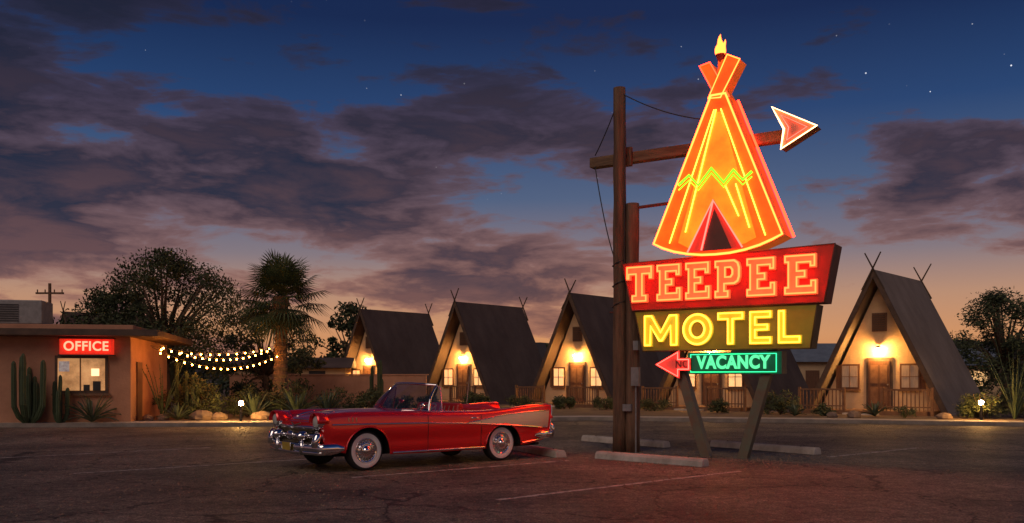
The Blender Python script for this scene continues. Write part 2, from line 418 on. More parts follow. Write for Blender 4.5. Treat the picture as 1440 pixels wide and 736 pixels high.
organ('organ_pipe_cactus',(-12.1,34.5,.1),2.3,6,.4,3,.07)
organ('organ_pipe_cactus',(-6.7,46.5,.1),2.6,6,.5,5,.09)
organ('organ_pipe_cactus',(5.9,46.5,.1),2.4,4,.4,6,.09)
agave('agave',(-14.2,31.25,.1),1.0,1,60,.035)
agave('agave',(-9.6,34.5,.1),1.0,2,44,.06)
agave('agave',(-8.2,35.2,.1),1.2,3,44,.07)
agave('agave',(-11.9,32.9,.1),.6,4,30,.04)
agave('agave',(-7.3,36.5,.1),1.0,6,40,.06)
agave('agave',(14.2,36.2,.1),.6,7,30,.04)
agave('agave',(11.2,36.6,.1),.5,8,30,.04)
bush('creosote_bush',(-11.7,34.6,.1),1.15,1.6,21)
bush('creosote_bush',(-10.3,36.0,.1),1.0,1.3,22)
bush('creosote_bush',(-13.0,36.5,.1),1.2,1.6,23)
bush('creosote_bush',(-9.3,38.2,.1),1.2,1.5,24)
bush('creosote_bush',(-6.3,42,.1),1.0,1.2,25)
bush('creosote_bush',(11.2,38.6,.1),.9,1.1,26)
bush('creosote_bush',(15.0,35.3,.1),.45,.55,27,30,.05,14)
bush('creosote_bush',(17.6,34.6,.1),.9,1.2,28)
bush('creosote_bush',(19.3,35.4,.1),1.0,1.5,29)
bush('creosote_bush',(2.6,46.0,.1),.7,.8,30)
bush('creosote_bush',(-1.9,49.5,.1),.8,.9,31)
for i_,(x_,y_,r_) in enumerate([(-4.6,50.5,.7),(0.4,48.2,.8),(4.6,44.8,.7),(6.6,42.8,.8),(9.0,40.5,.6),(12.6,37.3,.5),(17.9,35.6,.8),(-7.6,39.5,1.1),(-5.2,44.5,.8),(-8.8,36.6,.8)]):
    bush('desert_shrub',(x_,y_,.1),r_,r_*1.05,50+i_,50,.06,20)
ocotillo('ocotillo',(18.6,34.2,.1),3.1,16,4)
ocotillo('ocotillo',(19.8,33.4,.1),2.6,12,5)
ocotillo('ocotillo',(-12.7,33.6,.1),2.4,9,6)
for i,(x,y,s) in enumerate([(-11.2,33.4,.34),(-10.6,33.5,.25),(-12.5,33.2,.22),(-9.1,33.6,.3),(-8.2,34.0,.3),(-13.0,33.0,.2),(16.0,34.2,.22),(13.1,35.4,.25),(12.4,35.8,.2),(-7.2,34.8,.25)]):
    random.seed(i); a=Acc(); a.sph((0,0,0),s,0,10,7,(1.3,1,.75))
    a.v=[(p[0]*(1+random.uniform(-.14,.14)),p[1]*(1+random.uniform(-.14,.14)),p[2]*(1+random.uniform(-.12,.12))) for p in a.v]
    o=a.obj('boulder',M['rock'],None); o.location=(x,y,.12+s*.3); o.rotation_euler=(0,0,i)

# palm tree
def palm(loc,H,R):
    random.seed(5); e=empty('palm_tree',loc); t=Acc(); P=[];rs=[]
    for i in range(34):
        q=i/33; P.append((.12*math.sin(q*2),0,H*q)); rs.append((.31-.07*q)*(1.12 if i%2 else .93)+(.12*(q>.8)*(q-.8)*5))
    t.path(P,rs,14); t.obj('trunk',M['bark'],e)
    d=Acc(); f=Acc(); top=Vector((.11,0,H))
    for k in range(130):
        an=random.uniform(0,6.28); z=H-random.uniform(.1,1.4)
        p0=Vector((.11+math.cos(an)*.22,math.sin(an)*.22,z)); p1=p0+Vector((math.cos(an)*.28,math.sin(an)*.28,-random.uniform(.1,.7)))
        d.cyl(p0,p1,.035,.008,4)
    d.obj('dead_skirt',M['palmD'],e)
    def frond(an,el,ln,fr,drop):
        h=Vector((math.cos(an),math.sin(an),0)); dr=(h*math.cos(el)+Vector((0,0,math.sin(el)))).normalized()
        side=Vector((-math.sin(an),math.cos(an),0)); hub=top+dr*ln+Vector((0,0,-drop*.3)); f.path([top+dr*.1,top+dr*ln*.55+Vector((0,0,.04)),hub],[.03,.02,.015],4)
        nrm=side.cross(dr)
        nb=24
        for i in range(nb):
            a=(i/(nb-1)-.5)*math.radians(235); L_=fr*(1-.32*abs(a)/2.05)*random.uniform(.9,1.05)
            di=dr*math.cos(a)+side*math.sin(a); wv=di.cross(nrm).normalized()*.035
            q0=hub; q1=hub+di*L_*.6+nrm*.04+Vector((0,0,-.05*drop)); q2=hub+di*L_+Vector((0,0,-(.10+.28*drop)*L_))
            v=[q0-wv*.3,q0+wv*.3,q1+wv,q1-wv,q2]
            f.add([tuple(x) for x in v],[(0,1,2,3),(3,2,4)],1 if random.random()<.3 else 0)
    for k in range(46):
        el=math.radians(-50+135*(k/45)**.9); frond(k*2.39996,el,random.uniform(.75,1.15)*R*.52,R*.60,1.2-.9*k/45)
    f.obj('fronds',[M['palmA'],M['leafB']],e)
palm((-10.1,40,.1),5.05,2.2)
def spot(x,y):
    e=empty('landscape_uplight',(x,y,.11)); a=Acc(); a.cyl((0,0,0),(0,0,.14),.09,.11,12); a.obj('housing',M['dark'],e)
    b=Acc(); b.sph((0,0,.17),.055,0,10,6); b.obj('lamp',em('uplight_lamp',(1,.50,.16),700),e,True)
spot(-9.8,38.9)

# ------------------------------------------------------------------ cabins
def prism(name,poly,y0,y1,mats,parent,fm_front=0,fm_side=0):
    n=len(poly); v=[(u,y0,z) for u,z in poly]+[(u,y1,z) for u,z in poly]
    area=sum(poly[i][0]*poly[(i+1)%n][1]-poly[(i+1)%n][0]*poly[i][1] for i in range(n))
    f=[tuple(range(n)),tuple(range(2*n-1,n-1,-1))]+[(i,n+i,n+(i+1)%n,(i+1)%n) for i in range(n)]
    if area<0: f=[tuple(reversed(q)) for q in f]
    return mesh(name,v,f,mats,parent,False,[fm_front,fm_side]+[fm_side]*n)
def cabin(x,y,lit,seed):
    random.seed(seed)
    e=empty('aframe_cabin',(x,y,.10),math.radians(-41.3)); A=6.05; Wd=2.95; D=6.2
    rm=M['roof_tan'] if seed==4 else M['roof']
    def tri(yy0,yy1,nm): prism(nm,[(-Wd+.25,.0),(Wd-.25,.0),(0,A-.45)],yy0,yy1,M['stucco'],e)
    tri(.75,.9,'front_wall'); tri(D-.4,D-.25,'rear_wall')
    sl=Vector((Wd,A)).normalized(); nx,nz=sl.y,sl.x
    th=.13
    for s,nm in ((-1,'roof_slope_a'),(1,'roof_slope_b')):
        poly=[(s*(Wd+.12),-.05),(0,A+.12),(0,A+.12-th/nx*1.6),(s*(Wd+.12-th*1.15),-.05)]
        prism(nm,poly,0.02,D,rm,e)
        poly=[(s*(Wd+.16),-.08),(0,A+.2),(0,A-.25),(s*(Wd-.10),-.08)]
        prism('barge_board',poly,-.06,.015,M['roof_edge'],e)
    box('door_frame',-.56,.56,.70,.747,.25,2.42,M['roof_edge'],e)
    box('door',-.45,.45,.66,.697,.25,2.3,M['door'],e,.01)
    a=Acc()
    for zz0,zz1 in ((.45,1.15),(1.3,2.1)):
        for xx in (-.36,.06): a.box(xx,xx+.3,.645,.657,zz0,zz1)
    a.obj('door_panels',M['rail'],e)
    a=Acc(); a.sph((.38,.62,1.25),.035); a.obj('door_knob',M['grey'],e)
    for s in (-1,1):
        cx=s*1.28; k='curtain' if lit else 'curtain_dim'
        box('window_frame',cx-.42,cx+.42,.70,.747,1.05,2.15,M['door'],e)
        box('window_curtain',cx-.34,cx+.34,.685,.697,1.13,2.07,M[k],e)
        a=Acc(); a.box(cx-.02,cx+.02,.665,.682,1.13,2.07); a.box(cx-.34,cx+.34,.667,.68,1.58,1.61); a.box(cx-.48,cx+.48,.62,.697,.98,1.045)
        a.obj('window_bars',M['rail'],e)
        a=Acc()
        a.box(cx+min(s*.43,s*.62),cx+max(s*.43,s*.62),.705,.744,1.05,2.1)
        a.obj('shutter',M['door'],e)
    box('vent_frame',-.32,.32,.70,.747,3.55,4.35,M['door'],e)
    a=Acc()
    for i in range(7): a.box(-.26,.26,.66,.697,3.62+i*.1,3.66+i*.1)
    a.obj('vent_louvres',M['roof_edge'],e)
    a=Acc(); a.cyl((0,.745,2.78),(0,.50,2.78),.03); a.cyl((0,.50,2.84),(0,.50,2.93),.13,.05,12); a.obj('lamp_bracket',M['dark'],e)
    a=Acc(); a.sph((0,.50,2.74),.085,0,12,8); a.obj('lamp_bulb',M['bulb'],e,True)
    box('porch_deck',-2.55,2.55,-1.25,.66,-.05,.18,M['rail'],e,.01)
    box('porch_step',-.7,.7,-1.65,-1.26,-.05,.08,M['conc'],e,.01)
    r=Acc()
    for x0,x1 in ((-2.75,-.8),(.8,2.75)):
        r.box(x0,x1,-1.24,-1.16,1.02,1.09); r.box(x0,x1,-1.22,-1.18,.33,.38)
        n=int((x1-x0)/.16)
        for i in range(n+1):
            xx=x0+(x1-x0)*i/n; r.box(xx-.02,xx+.02,-1.215,-1.185,.18,1.02)
        for xx in (x0,x1): r.box(xx-.05,xx+.05,-1.26,-1.14,0,1.15)
    r.obj('porch_railing',M['rail'],e)
    k=Acc()
    for yy in (-.05,D+.02):
        for s in (-1,1):
            k.cyl((s*.45,yy+s*.03,A-.75),(-s*(.32+random.uniform(0,.15)),yy+s*.03+random.uniform(-.05,.05),A+random.uniform(.75,.95)),.05,.03,6)
    k.obj('crossed_poles',M['stick'],e)
for i,(x,y,l) in enumerate([(-10.1,61.6,True),(-3.43,55.8,True),(3.1,50,True),(9.3,44.7,True),(15.4,39.4,False)]): cabin(x,y,l,i)
cabin(-31,64,False,9)

# ------------------------------------------------------------------ office
of=empty('motel_office',(-13.2,32,.1),math.radians(12))
box('walls',-14,0,0,8,-.1,2.947,M['stucco_office'],of)
box('roof_slab',-14.4,1.0,-.75,8.5,2.95,3.18,M['roof_edge'],of,.02)
box('parapet',-14,.1,-.1,8.1,3.183,3.36,M['stucco_office'],of,.02)
box('window_recess',-2.42,-.72,-.05,-.003,1.0,2.3,M['roof_edge'],of)
box('window_glow',-2.32,-.82,-.075,-.053,1.1,2.2,pm('office_interior',(.75,.38,.15),(.35,.16,.06),1.8,.6,es=.7),of)
a=Acc(); a.box(-1.62,-1.58,-.10,-.078,1.1,2.2); a.box(-2.5,-.65,-.16,-.053,.93,.995); a.obj('window_bars',M['rail'],of)
box('window_poster',-2.28,-1.95,-.09,-.08,1.75,2.1,pm('poster_paper',(.8,.75,.7),(.5,.4,.4),9,.8,es=.2),of)
box('interior_lamp_shade',-1.25,-1.0,-.09,-.078,1.6,1.85,em('lampshade',(1,.6,.3),2),of)
a=Acc(); a.box(-1.2,-.95,-.09,-.077,1.1,1.42); a.box(-1.5,-1.3,-.09,-.077,1.1,1.3); a.obj('interior_desk_silhouette',M['dark'],of)
box('side_door',.003,.05,1.0,1.95,0,2.1,M['door'],of)
osn=empty('office_sign',(-13.2,32,.1),math.radians(12))
box('sign_box',-2.22,-.52,-.28,-.053,2.33,2.86,pm('office_sign_face',(.75,.03,.01),(.6,.02,.01),2,.4,es=.75),osn,.02)
a=Acc()
for q in ((-2.26,-.48,2.29,2.325),(-2.26,-.48,2.865,2.90)): a.box(q[0],q[1],-.30,-.04,q[2],q[3])
a.obj('sign_trim',M['dark'],osn)
def text(name,s,cx,y,cz,width,height,mat,parent,off=.0,ext=.01):
    cu=bpy.data.curves.new(name,'FONT'); cu.body=s; cu.align_x='CENTER'; cu.align_y='CENTER'; cu.extrude=ext; cu.offset=off; cu.materials.append(mat)
    cu.space_character=1.08
    o=link(bpy.data.objects.new(name,cu),parent); bpy.context.view_layer.update()
    d=o.dimensions; o.rotation_euler=(math.pi/2,0,0); o.location=(cx,y,cz); sx=width/d.x; sy=height/d.y; o.scale=(sx,sy,1)
    return o
text('office_letters','OFFICE',-1.37,-.31,2.60,1.42,.33,em('office_neon',(9,.62,.35),1),osn,.02)
ac=empty('rooftop_air_conditioner',(-13.2,32,.1),math.radians(12))
box('cabinet',-4.6,-3.1,1.0,2.4,3.42,4.25,M['grey'],ac,.03)
a=Acc()
for i in range(8): a.box(-4.5,-3.85,.97,.995,3.5+i*.08,3.54+i*.08)
a.box(-4.55,-4.4,1.1,2.3,3.363,3.417); a.box(-3.3,-3.15,1.1,2.3,3.363,3.417); a.obj('louvres_and_feet',M['dark'],ac)

# string lights
sl_=empty('string_lights'); wires=[]; bl=Acc()
for (p,q,sag,nb) in (((-12.4,32.1,2.85),(-10.3,39.8,2.95),.50,17),((-12.5,32.1,2.70),(-9.9,39.9,2.75),.68,19),((-13.1,33.5,2.8),(-10.2,40.1,3.05),.30,14)):
    pts=[]
    for i in range(nb+1):
        t=i/nb; pts.append((p[0]+(q[0]-p[0])*t,p[1]+(q[1]-p[1])*t,p[2]+(q[2]-p[2])*t-sag*4*t*(1-t)))
    wires.append(pts)
    for i in range(1,nb,1): bl.sph((pts[i][0],pts[i][1],pts[i][2]-.07),.032,0,6,5)
tube('wires',None,.008,M['dark'],sl_,polys=wires); bl.obj('globe_bulbs',M['string'],sl_,True)

def bollard(x,y):
    e=empty('bollard_light',(x,y,.12)); a=Acc(); a.cyl((0,0,0),(0,0,.52),.05,.045,12); a.cyl((0,0,.72),(0,0,.75),.15,.03,12); a.cyl((0,0,.52),(0,0,.54),.08,.08,12)
    for k in range(3): a.cyl((math.cos(k*2.1+.4)*.085,math.sin(k*2.1+.4)*.085,.53),(math.cos(k*2.1+.4)*.085,math.sin(k*2.1+.4)*.085,.73),.006,.006,4)
    a.obj('post_and_cap',M['dark'],e); b=Acc(); b.sph((0,0,.63),.080,0,12,8); b.obj('lamp_globe',M['boll'],e,True)
bollard(-9.5,32.4); bollard(16.9,33.3)

# background houses
def house(name,x,y,wd,dp,h,rh,rz,wm,rm,lit=False):
    e=empty(name,(x,y,.1),rz)
    box('walls',-wd/2,wd/2,0,dp,0,h-.01,wm,e)
    v=[(-wd/2-.4,-.4,h),(wd/2+.4,-.4,h),(wd/2+.4,dp+.4,h),(-wd/2-.4,dp+.4,h),(-wd/2-.4,dp/2,h+rh),(wd/2+.4,dp/2,h+rh)]
    mesh('roof',v,[(0,1,5,4),(2,3,4,5),(1,2,5),(3,0,4),(0,3,2,1)],rm,e)
    for k in (-.25,.25):
        box('window',wd*k-.5,wd*k+.5,-.03,-.003,1.0,2.0,M['curtain'] if lit else M['dark'],e)
    box('door',-.45,.45,-.03,-.003,0,2.05,M['door'],e)
pr=pm('pale_metal_roof',(.22,.26,.30),(.16,.19,.22),2,.5)
house('low_house',19.5,60,8,5,2.6,1.3,0,M['stucco'],pr,True)
house('low_house',-14.0,58,7,5,2.2,.7,.1,M['stucco'],M['roof'],False)
house('low_house',29.5,62,7,5,2.4,1.2,-.1,M['stucco'],pr,True)
up=empty('utility_pole',(-30,60,0)); a=Acc(); a.cyl((0,0,0),(0,0,7.8),.13,.10,8); a.box(-.9,.9,-.06,.06,7.1,7.22); 
for k in (-.8,-.3,.3,.8): a.cyl((k,0,7.22),(k,0,7.4),.04)
a.obj('pole_and_crossarm',M['wood'],up)
fe=empty('block_wall',(-9.5,54,.1)); a=Acc(); a.box(-7,4.5,0,.2,0,1.7); a.box(-7.1,4.6,-.05,.25,1.705,1.78); a.obj('wall_blocks',M['stucco_office'],fe)

# ------------------------------------------------------------------ motel sign
SG=empty('neon_motel_sign',(4.41,18.6,0),math.radians(-33))
neonO=em('neon_orange',(18,1.0,.16),1)
neonY=em('neon_yellow',(9,3.0,.22),1)
neonL=em('neon_letter_orange',(22,.62,.14),1)
neonR=em('neon_red',(16,.30,.09),1)
neonG=em('neon_lime',(.45,1.5,.05),1)
neonP=em('neon_pink',(11,.42,.30),1)
neonW=em('neon_warm_white',(9,4.2,1.6),1)
neonYt=em('neon_yellow_letters',(5,2.0,.16),1)
neonGr=em('neon_green',(.10,2.6,.9),1)
faceRed=pm('sign_face_red',(.42,.018,.008),(.26,.012,.006),1.2,.45,bump=.1,es=.35)
faceOl=pm('sign_face_olive',(.30,.21,.02),(.20,.13,.012),1.2,.45,bump=.1,es=.2)
faceTp=pm('teepee_face_orange',(.95,.20,.012),(.70,.10,.008),1.1,.45,es=.5)
faceGlow=pm('teepee_glow_panel',(1,.40,.02),(.95,.20,.012),.9,.45,es=.8)  # yellow neon glow put into colour and emission
sideRed=pm('sign_side_rust',(.20,.045,.025),(.11,.03,.018),3,.6)
sideOl=pm('sign_side_olive',(.16,.10,.02),(.09,.055,.02),3,.6)
sideTp=pm('teepee_side_orange',(.75,.13,.015),(.5,.08,.01),2,.5,es=.45)
letR=pm('letter_face_coral',(.95,.16,.05),(.85,.11,.03),2,.4,es=.85)
letY=pm('letter_face_yellow',(.70,.52,.03),(.6,.40,.02),2,.4,es=.55)
DB=.55
prism('teepee_name_cabinet',[(-2.42,4.07),(-2.19,3.06),(1.83,3.06),(2.03,4.16)],0,DB,[faceRed,sideRed],SG,0,1)
prism('motel_cabinet',[(-2.14,3.03),(-1.95,2.19),(1.56,2.19),(1.69,3.03)],.03,DB-.06,[faceOl,sideOl],SG,0,1)
prism('vacancy_cabinet',[(-.95,2.14),(-.95,1.70),(1.0,1.70),(1.0,2.14)],.06,.40,[pm('vacancy_face',(.004,.09,.045),(.004,.06,.03),3,.4,es=.5),M['dark']],SG,0,1)
tube('name_cabinet_trim',[(-2.42,-.0,4.07),(-2.19,0,3.06),(1.83,0,3.06),(2.03,0,4.16)],.022,sideRed,SG,True)
tube('motel_cabinet_trim',[(-2.14,.03,3.03),(-1.95,.03,2.19),(1.56,.03,2.19),(1.69,.03,3.03)],.02,sideOl,SG,True)
def inset(P,d):
    n=len(P); ar=sum(P[i][0]*P[(i+1)%n][1]-P[(i+1)%n][0]*P[i][1] for i in range(n)); s=1 if ar>0 else -1; R=[]
    for i in range(n):
        p0=Vector(P[i-1]);p1=Vector(P[i]);p2=Vector(P[(i+1)%n]); a=(p1-p0).normalized(); b=(p2-p1).normalized()
        n1=Vector((-a.y,a.x))*s; n2=Vector((-b.y,b.x))*s; m=(n1+n2)
        if m.length<.2: m=n1
        m.normalize(); k=d/max(.35,m.dot(n1)); R.append((p1.x+m.x*k,p1.y+m.y*k))
    return R
T_=[[(0,1),(1,1),(1,.62),(.84,.62),(.84,.74),(.66,.74),(.66,.22),(.80,.22),(.80,0),(.20,0),(.20,.22),(.34,.22),(.34,.74),(.16,.74),(.16,.62),(0,.62)]]
E_=[[(0,1),(.97,1),(.97,.66),(.76,.66),(.76,.76),(.44,.76),(.44,.62),(.68,.62),(.68,.40),(.44,.40),(.44,.24),(.78,.24),(.78,.37),(1,.37),(1,0),(0,0),(0,.22),(.10,.22),(.10,.78),(0,.78)]]
P_=[[(0,1),(.78,1),(.94,.92),(1,.78),(1,.54),(.94,.41),(.78,.34),(.44,.34),(.44,.22),(.58,.22),(.58,0),(0,0),(0,.22),(.10,.22),(.10,.78),(0,.78)],[(.44,.78),(.62,.78),(.68,.72),(.68,.62),(.62,.56),(.44,.56)]]
M_=[[(0,0),(0,1),(.26,1),(.5,.52),(.74,1),(1,1),(1,0),(.76,0),(.76,.52),(.56,.14),(.44,.14),(.24,.52),(.24,0)]]
O_=[[(.5+.5*math.cos(t),.5+.5*math.sin(t)) for t in [2*math.pi*i/28 for i in range(28)]],[(.5+.22*math.cos(t),.5+.24*math.sin(t)) for t in [2*math.pi*i/24 for i in range(24)]]]
T2=[[(0,1),(1,1),(1,.74),(.64,.74),(.64,0),(.36,0),(.36,.74),(0,.74)]]
E2=[[(0,1),(1,1),(1,.76),(.34,.76),(.34,.62),(.88,.62),(.88,.39),(.34,.39),(.34,.24),(1,.24),(1,0),(0,0)]]
L2=[[(0,1),(.34,1),(.34,.25),(1,.25),(1,0),(0,0)]]
def letter(name,shape,u0,z0,wd,ht,y,face,neon,r,ins):
    cu=bpy.data.curves.new(name+'_face','CURVE'); cu.dimensions='2D'; cu.fill_mode='BOTH'; cu.extrude=.03
    polys=[]
    for k,P in enumerate(shape):
        Q=[(p[0]*wd,p[1]*ht) for p in P]
        sp=cu.splines.new('POLY'); sp.points.add(len(Q)-1)
        for i,p in enumerate(Q): sp.points[i].co=(p[0],p[1],0,1)
        sp.use_cyclic_u=True
        R=inset(Q,ins if k==0 else -ins*.4)
        polys.append([(u0+p[0],y-.055,z0+p[1]) for p in R])
    cu.materials.append(face)
    o=link(bpy.data.objects.new(name+'_face',cu),SG); o.rotation_euler=(math.pi/2,0,0); o.location=(u0,y,z0)
    tube(name+'_neon',None,r,neon,SG,True,polys)
for nm,sh,u0,wd in (('letter_t',T_,-2.30,.62),('letter_e',E_,-1.60,.56),('letter_e2',E_,-.96,.55),('letter_p',P_,-.33,.55),('letter_e3',E_,.33,.60),('letter_e4',E_,1.08,.64)):
    letter(nm,sh,u0,3.22,wd,.78,-.035,letR,neonL,.021,.03)
for nm,sh,u0,wd in (('letter_m',M_,-1.90,.78),('letter_o',O_,-1.03,.66),('letter_t2',T2,-.28,.56),('letter_e5',E2,.38,.46),('letter_l',L2,.95,.46)):
    letter(nm,sh,u0,2.28,wd,.67,-.01,letY,neonYt,.019,.03)
text('vacancy_letters','VACANCY',.02,.02,1.925,1.54,.28,em('vacancy_letter_glow',(.16,1.25,.48),1),SG,.04,.008)
text('no_letters','NO',-1.03,-.04,1.90,.30,.17,pm('no_letters_unlit',(.30,.05,.04),(.22,.04,.03),4,.5),SG,.02,.006)
tube('vacancy_border_neon',[(-.88,.04,2.10),(-.88,.04,1.74),(.90,.04,1.74),(.90,.04,2.10)],.010,neonGr,SG,True)
ar=[(-1.66,1.90),(-1.10,2.20),(-1.10,2.03),(-.96,2.03),(-.96,1.77),(-1.10,1.77),(-1.10,1.60)]
ar=[(-1.66,1.90),(-1.10,2.20),(-1.10,2.03),(-.86,2.03),(-.86,1.77),(-1.10,1.77),(-1.10,1.60)]
prism('arrow_cabinet',ar,-.02,.25,[pm('arrow_face',(.5,.06,.04),(.4,.04,.03),3,.4,es=.7),sideRed],SG,0,1)
tube('arrow_neon',[(p[0],-.05,p[1]) for p in inset(ar[::-1],.03)],.016,neonP,SG,True)
# teepee figure
tp=[(-.40,7.35),(-1.66,4.44),(-1.45,4.33),(-1.2,4.24),(-.9,4.17),(-.6,4.13),(-.3,4.12),(0,4.13),(.3,4.17),(.6,4.24),(.85,4.33),(1.05,4.42),(-.10,7.35)]
prism('teepee_figure',tp,-.03,DB+.05,[faceTp,sideTp],SG,0,1)
ti=[(-.33,7.0),(-1.12,4.42),(-.9,4.30),(-.6,4.24),(-.3,4.22),(0,4.24),(.3,4.3),(.52,4.40),(-.19,7.0)]
prism('teepee_glow_plate',ti,-.05,-.032,faceGlow,SG)  # brighter plate paints the neon glow over the middle of the face
tube('outline_neon',[(p[0],-.07,p[1]) for p in tp],.024,neonO,SG,True)
tube('rear_outline_neon',[(-.05,DB+.0,7.35),(1.10,DB,4.44)],.024,neonR,SG)
tube('seam_neon',None,.013,neonY,SG,polys=[[(-.33,-.075,7.05),(-1.30,-.075,4.42)],[(-.29,-.075,7.05),(-.95,-.075,4.62)],[(-.19,-.075,7.05),(.72,-.075,4.42)],[(-.1,-.075,5.5),(.18,-.075,4.85)],[(.12,-.075,5.5),(.40,-.075,4.6)]])
zig=[(-1.09,5.60),(-.86,5.78),(-.66,5.55),(-.38,5.87),(-.12,5.55),(.08,5.78),(.27,5.56),(.46,5.70)]
tube('zigzag_neon',[(u,-.10,z) for u,z in zig],.030,neonG,SG)
tube('zigzag_lower_neon',[(u,-.095,z-.10) for u,z in zig],.015,neonG,SG)
prism('door_flap',[(-.35,5.24),(-.92,4.20),(.28,4.20)],-.065,-.051,pm('door_flap_red',(.6,.05,.03),(.5,.035,.02),2,.5,es=.45),SG)
prism('door_opening',[(-.33,5.05),(-.60,4.21),(.04,4.21)],-.075,-.066,pm('door_opening_brown',(.12,.04,.03),(.08,.03,.02),2,.6,es=.15),SG)
tube('door_neon',None,.018,neonP,SG,polys=[[(-.90,-.09,4.2),(-.35,-.09,5.22),(.26,-.09,4.22),],[(-.60,-.09,4.22),(-.35,-.09,5.2)]])
for nm,b0,b1,t0,t1 in (('lodge_pole_a',(-.30,7.28),(-.05,7.30),(-.68,8.02),(-.46,8.06)),('lodge_pole_b',(-.46,7.30),(-.20,7.28),(-.06,8.12),(.20,7.98))):
    yy=-.04 if nm[-1]=='b' else .05
    q=[b0,b1,t1,t0]; prism(nm,q,yy,yy+.38,[faceTp,sideTp],SG,0,1)
    tube(nm+'_neon',[(p[0],yy-.03,p[1]) for p in q],.016,neonR if nm[-1]=='a' else neonO,SG,True)
prism('lodge_pole_c',[(-.33,7.6),(-.22,7.6),(-.17,8.1),(-.31,8.1)],.1,.3,[faceTp,sideTp],SG,0,1)
a=Acc(); a.cyl((-.27,.15,8.05),(-.27,.15,8.22),.05,.11,12); a.obj('torch_cup',sideRed,SG)
a=Acc()
def flame(a,cx,cz,h,r,seed):
    random.seed(seed); P=[];R=[]
    for i in range(9):
        t=i/8; P.append((cx+.03*math.sin(t*5+seed)*t,.15+.02*math.cos(t*4+seed),cz+h*t)); R.append(r*(math.sin(math.pi*min(1,(t+.22)/1.22))**.8)*(1-t*.55)+.002)
    a.path(P,R,10)
flame(a,-.27,8.2,.44,.09,1); flame(a,-.33,8.2,.28,.065,2); flame(a,-.21,8.2,.32,.065,3)
a.obj('torch_flame',em('flame',(8,1.0,.14),1),SG,True)
box('timber_arm',-3.55,1.0,.60,.84,6.40,6.63,M['woodh'],SG,.02)
ah=[(.74,7.02),(1.62,6.52),(.92,6.16),(.98,6.55)]
prism('arrowhead',ah,.3,.62,[pm('arrowhead_face',(.45,.22,.13),(.32,.14,.08),3,.4,es=.2),sideRed],SG,0,1)
tube('arrowhead_neon',[(p[0],.27,p[1]) for p in ah],.02,neonW,SG,True)
tube('arrowhead_inner_neon',[(p[0],.27,p[1]) for p in inset(ah,.09)],.012,neonP,SG,True)
def pole(nm,u,yy,r,H,seed):
    random.seed(seed); a=Acc(); P=[];R=[]
    for i in range(14):
        t=i/13; P.append((u+random.uniform(-.008,.008),yy,H*t-.02)); R.append(r*(1.06-.12*t)*random.uniform(.97,1.03))
    a.path(P,R,14); return a.obj(nm,M['wood'],SG,True)
pole('tall_timber_pole',-2.66,.35,.145,8.02,1); pole('short_timber_pole',-2.36,.38,.15,5.45,2)
box('arm_block',-2.86,-2.46,.5,.597,6.30,6.72,M['wood'],SG,.01)
def leg(nm,a0,a1):
    v=[];f=[]
    for (u,z) in (a0,a1): v+=[(u-.10,.12,z),(u+.10,.12,z),(u+.10,.32,z),(u-.10,.32,z)]
    f=[(0,1,5,4),(1,2,6,5),(2,3,7,6),(3,0,4,7),(0,3,2,1),(4,5,6,7)]; o=mesh(nm,v,f,pm(nm+'_steel',(.13,.14,.10),(.17,.10,.065),4,.55),SG)
leg('leg_a',(-.60,-.02),(-1.28,2.187)); leg('leg_b',(.17,-.02),(.80,2.187))
a=Acc(); a.cyl((-2.3,.38,5.33),(-1.1,.38,5.36),.035); a.cyl((-2.36,.38,3.9),(-1.9,.38,3.9),.05); a.cyl((-2.9,.35,3.07),(-2.3,.35,3.07),.02)
a.cyl((-2.36,.38,2.6),(-1.9,.38,2.6),.05); a.obj('steel_brackets',sideRed,SG)
a=Acc(); a.box(-2.28,-2.10,.12,.22,1.45,1.85); a.box(-2.24,-2.12,.14,.22,2.22,2.42); a.box(-2.5,-2.3,.16,.24,.9,1.05)
a.cyl((-2.2,.2,0),(-2.2,.2,1.46),.018); a.obj('junction_boxes',M['grey'],SG)
cw=[]
def sag(p,q,s,n=14):
    return [tuple(Vector(p).lerp(Vector(q),i/n)-Vector((0,0,s*4*(i/n)*(1-i/n)))) for i in range(n+1)]
cw.append(sag((-2.58,.3,7.85),(-.75,.5,7.05),.10)); cw.append(sag((-2.75,.35,7.6),(-3.4,.6,6.66),.04)); cw.append(sag((-3.4,.6,6.4),(-2.78,.3,4.3),.18)); cw.append(sag((-2.5,.3,7.8),(-2.5,.25,3.9),.0))
for k in range(3): cw.append([( -2.66+.15*math.cos(t*1.2),.35+.15*math.sin(t*1.2)-.02,3.9-.9*k*.5+t*.06) for t in range(7)])
tube('cables',None,.012,M['dark'],SG,polys=cw)
a=Acc()
for u in (-2.75,-2.58): a.cyl((u,.47,6.52),(u,.62,6.52),.03)
a.obj('bolts',M['dark'],SG)

# ------------------------------------------------------------------ car
CAR=empty('parked_convertible_car',(-1.79,17.87,0),math.radians(220),1.04)
def paintmat():
    m,nt,b=newmat('car_paint_red'); b.inputs['Roughness'].default_value=.24; b.inputs['Metallic'].default_value=.4
    b.inputs['Coat Weight'].default_value=1; b.inputs['Coat Roughness'].default_value=.03
    N=nt.nodes;L=nt.links; n=N.new('ShaderNodeTexNoise'); n.inputs['Scale'].default_value=1.5; r=N.new('ShaderNodeValToRGB')
    r.color_ramp.elements[0].color=(.72,.012,.016,1); r.color_ramp.elements[1].color=(.85,.018,.022,1); L.new(n.outputs['Fac'],r.inputs[0]); L.new(r.outputs[0],b.inputs['Base Color']); return m
paint=paintmat()
chrome=pm('chrome',(.85,.85,.87),(.78,.78,.8),3,.07,metal=1)
alum=pm('brushed_aluminium',(.85,.78,.64),(.75,.68,.55),3,.30,metal=.6,stretch=(.3,6,30))
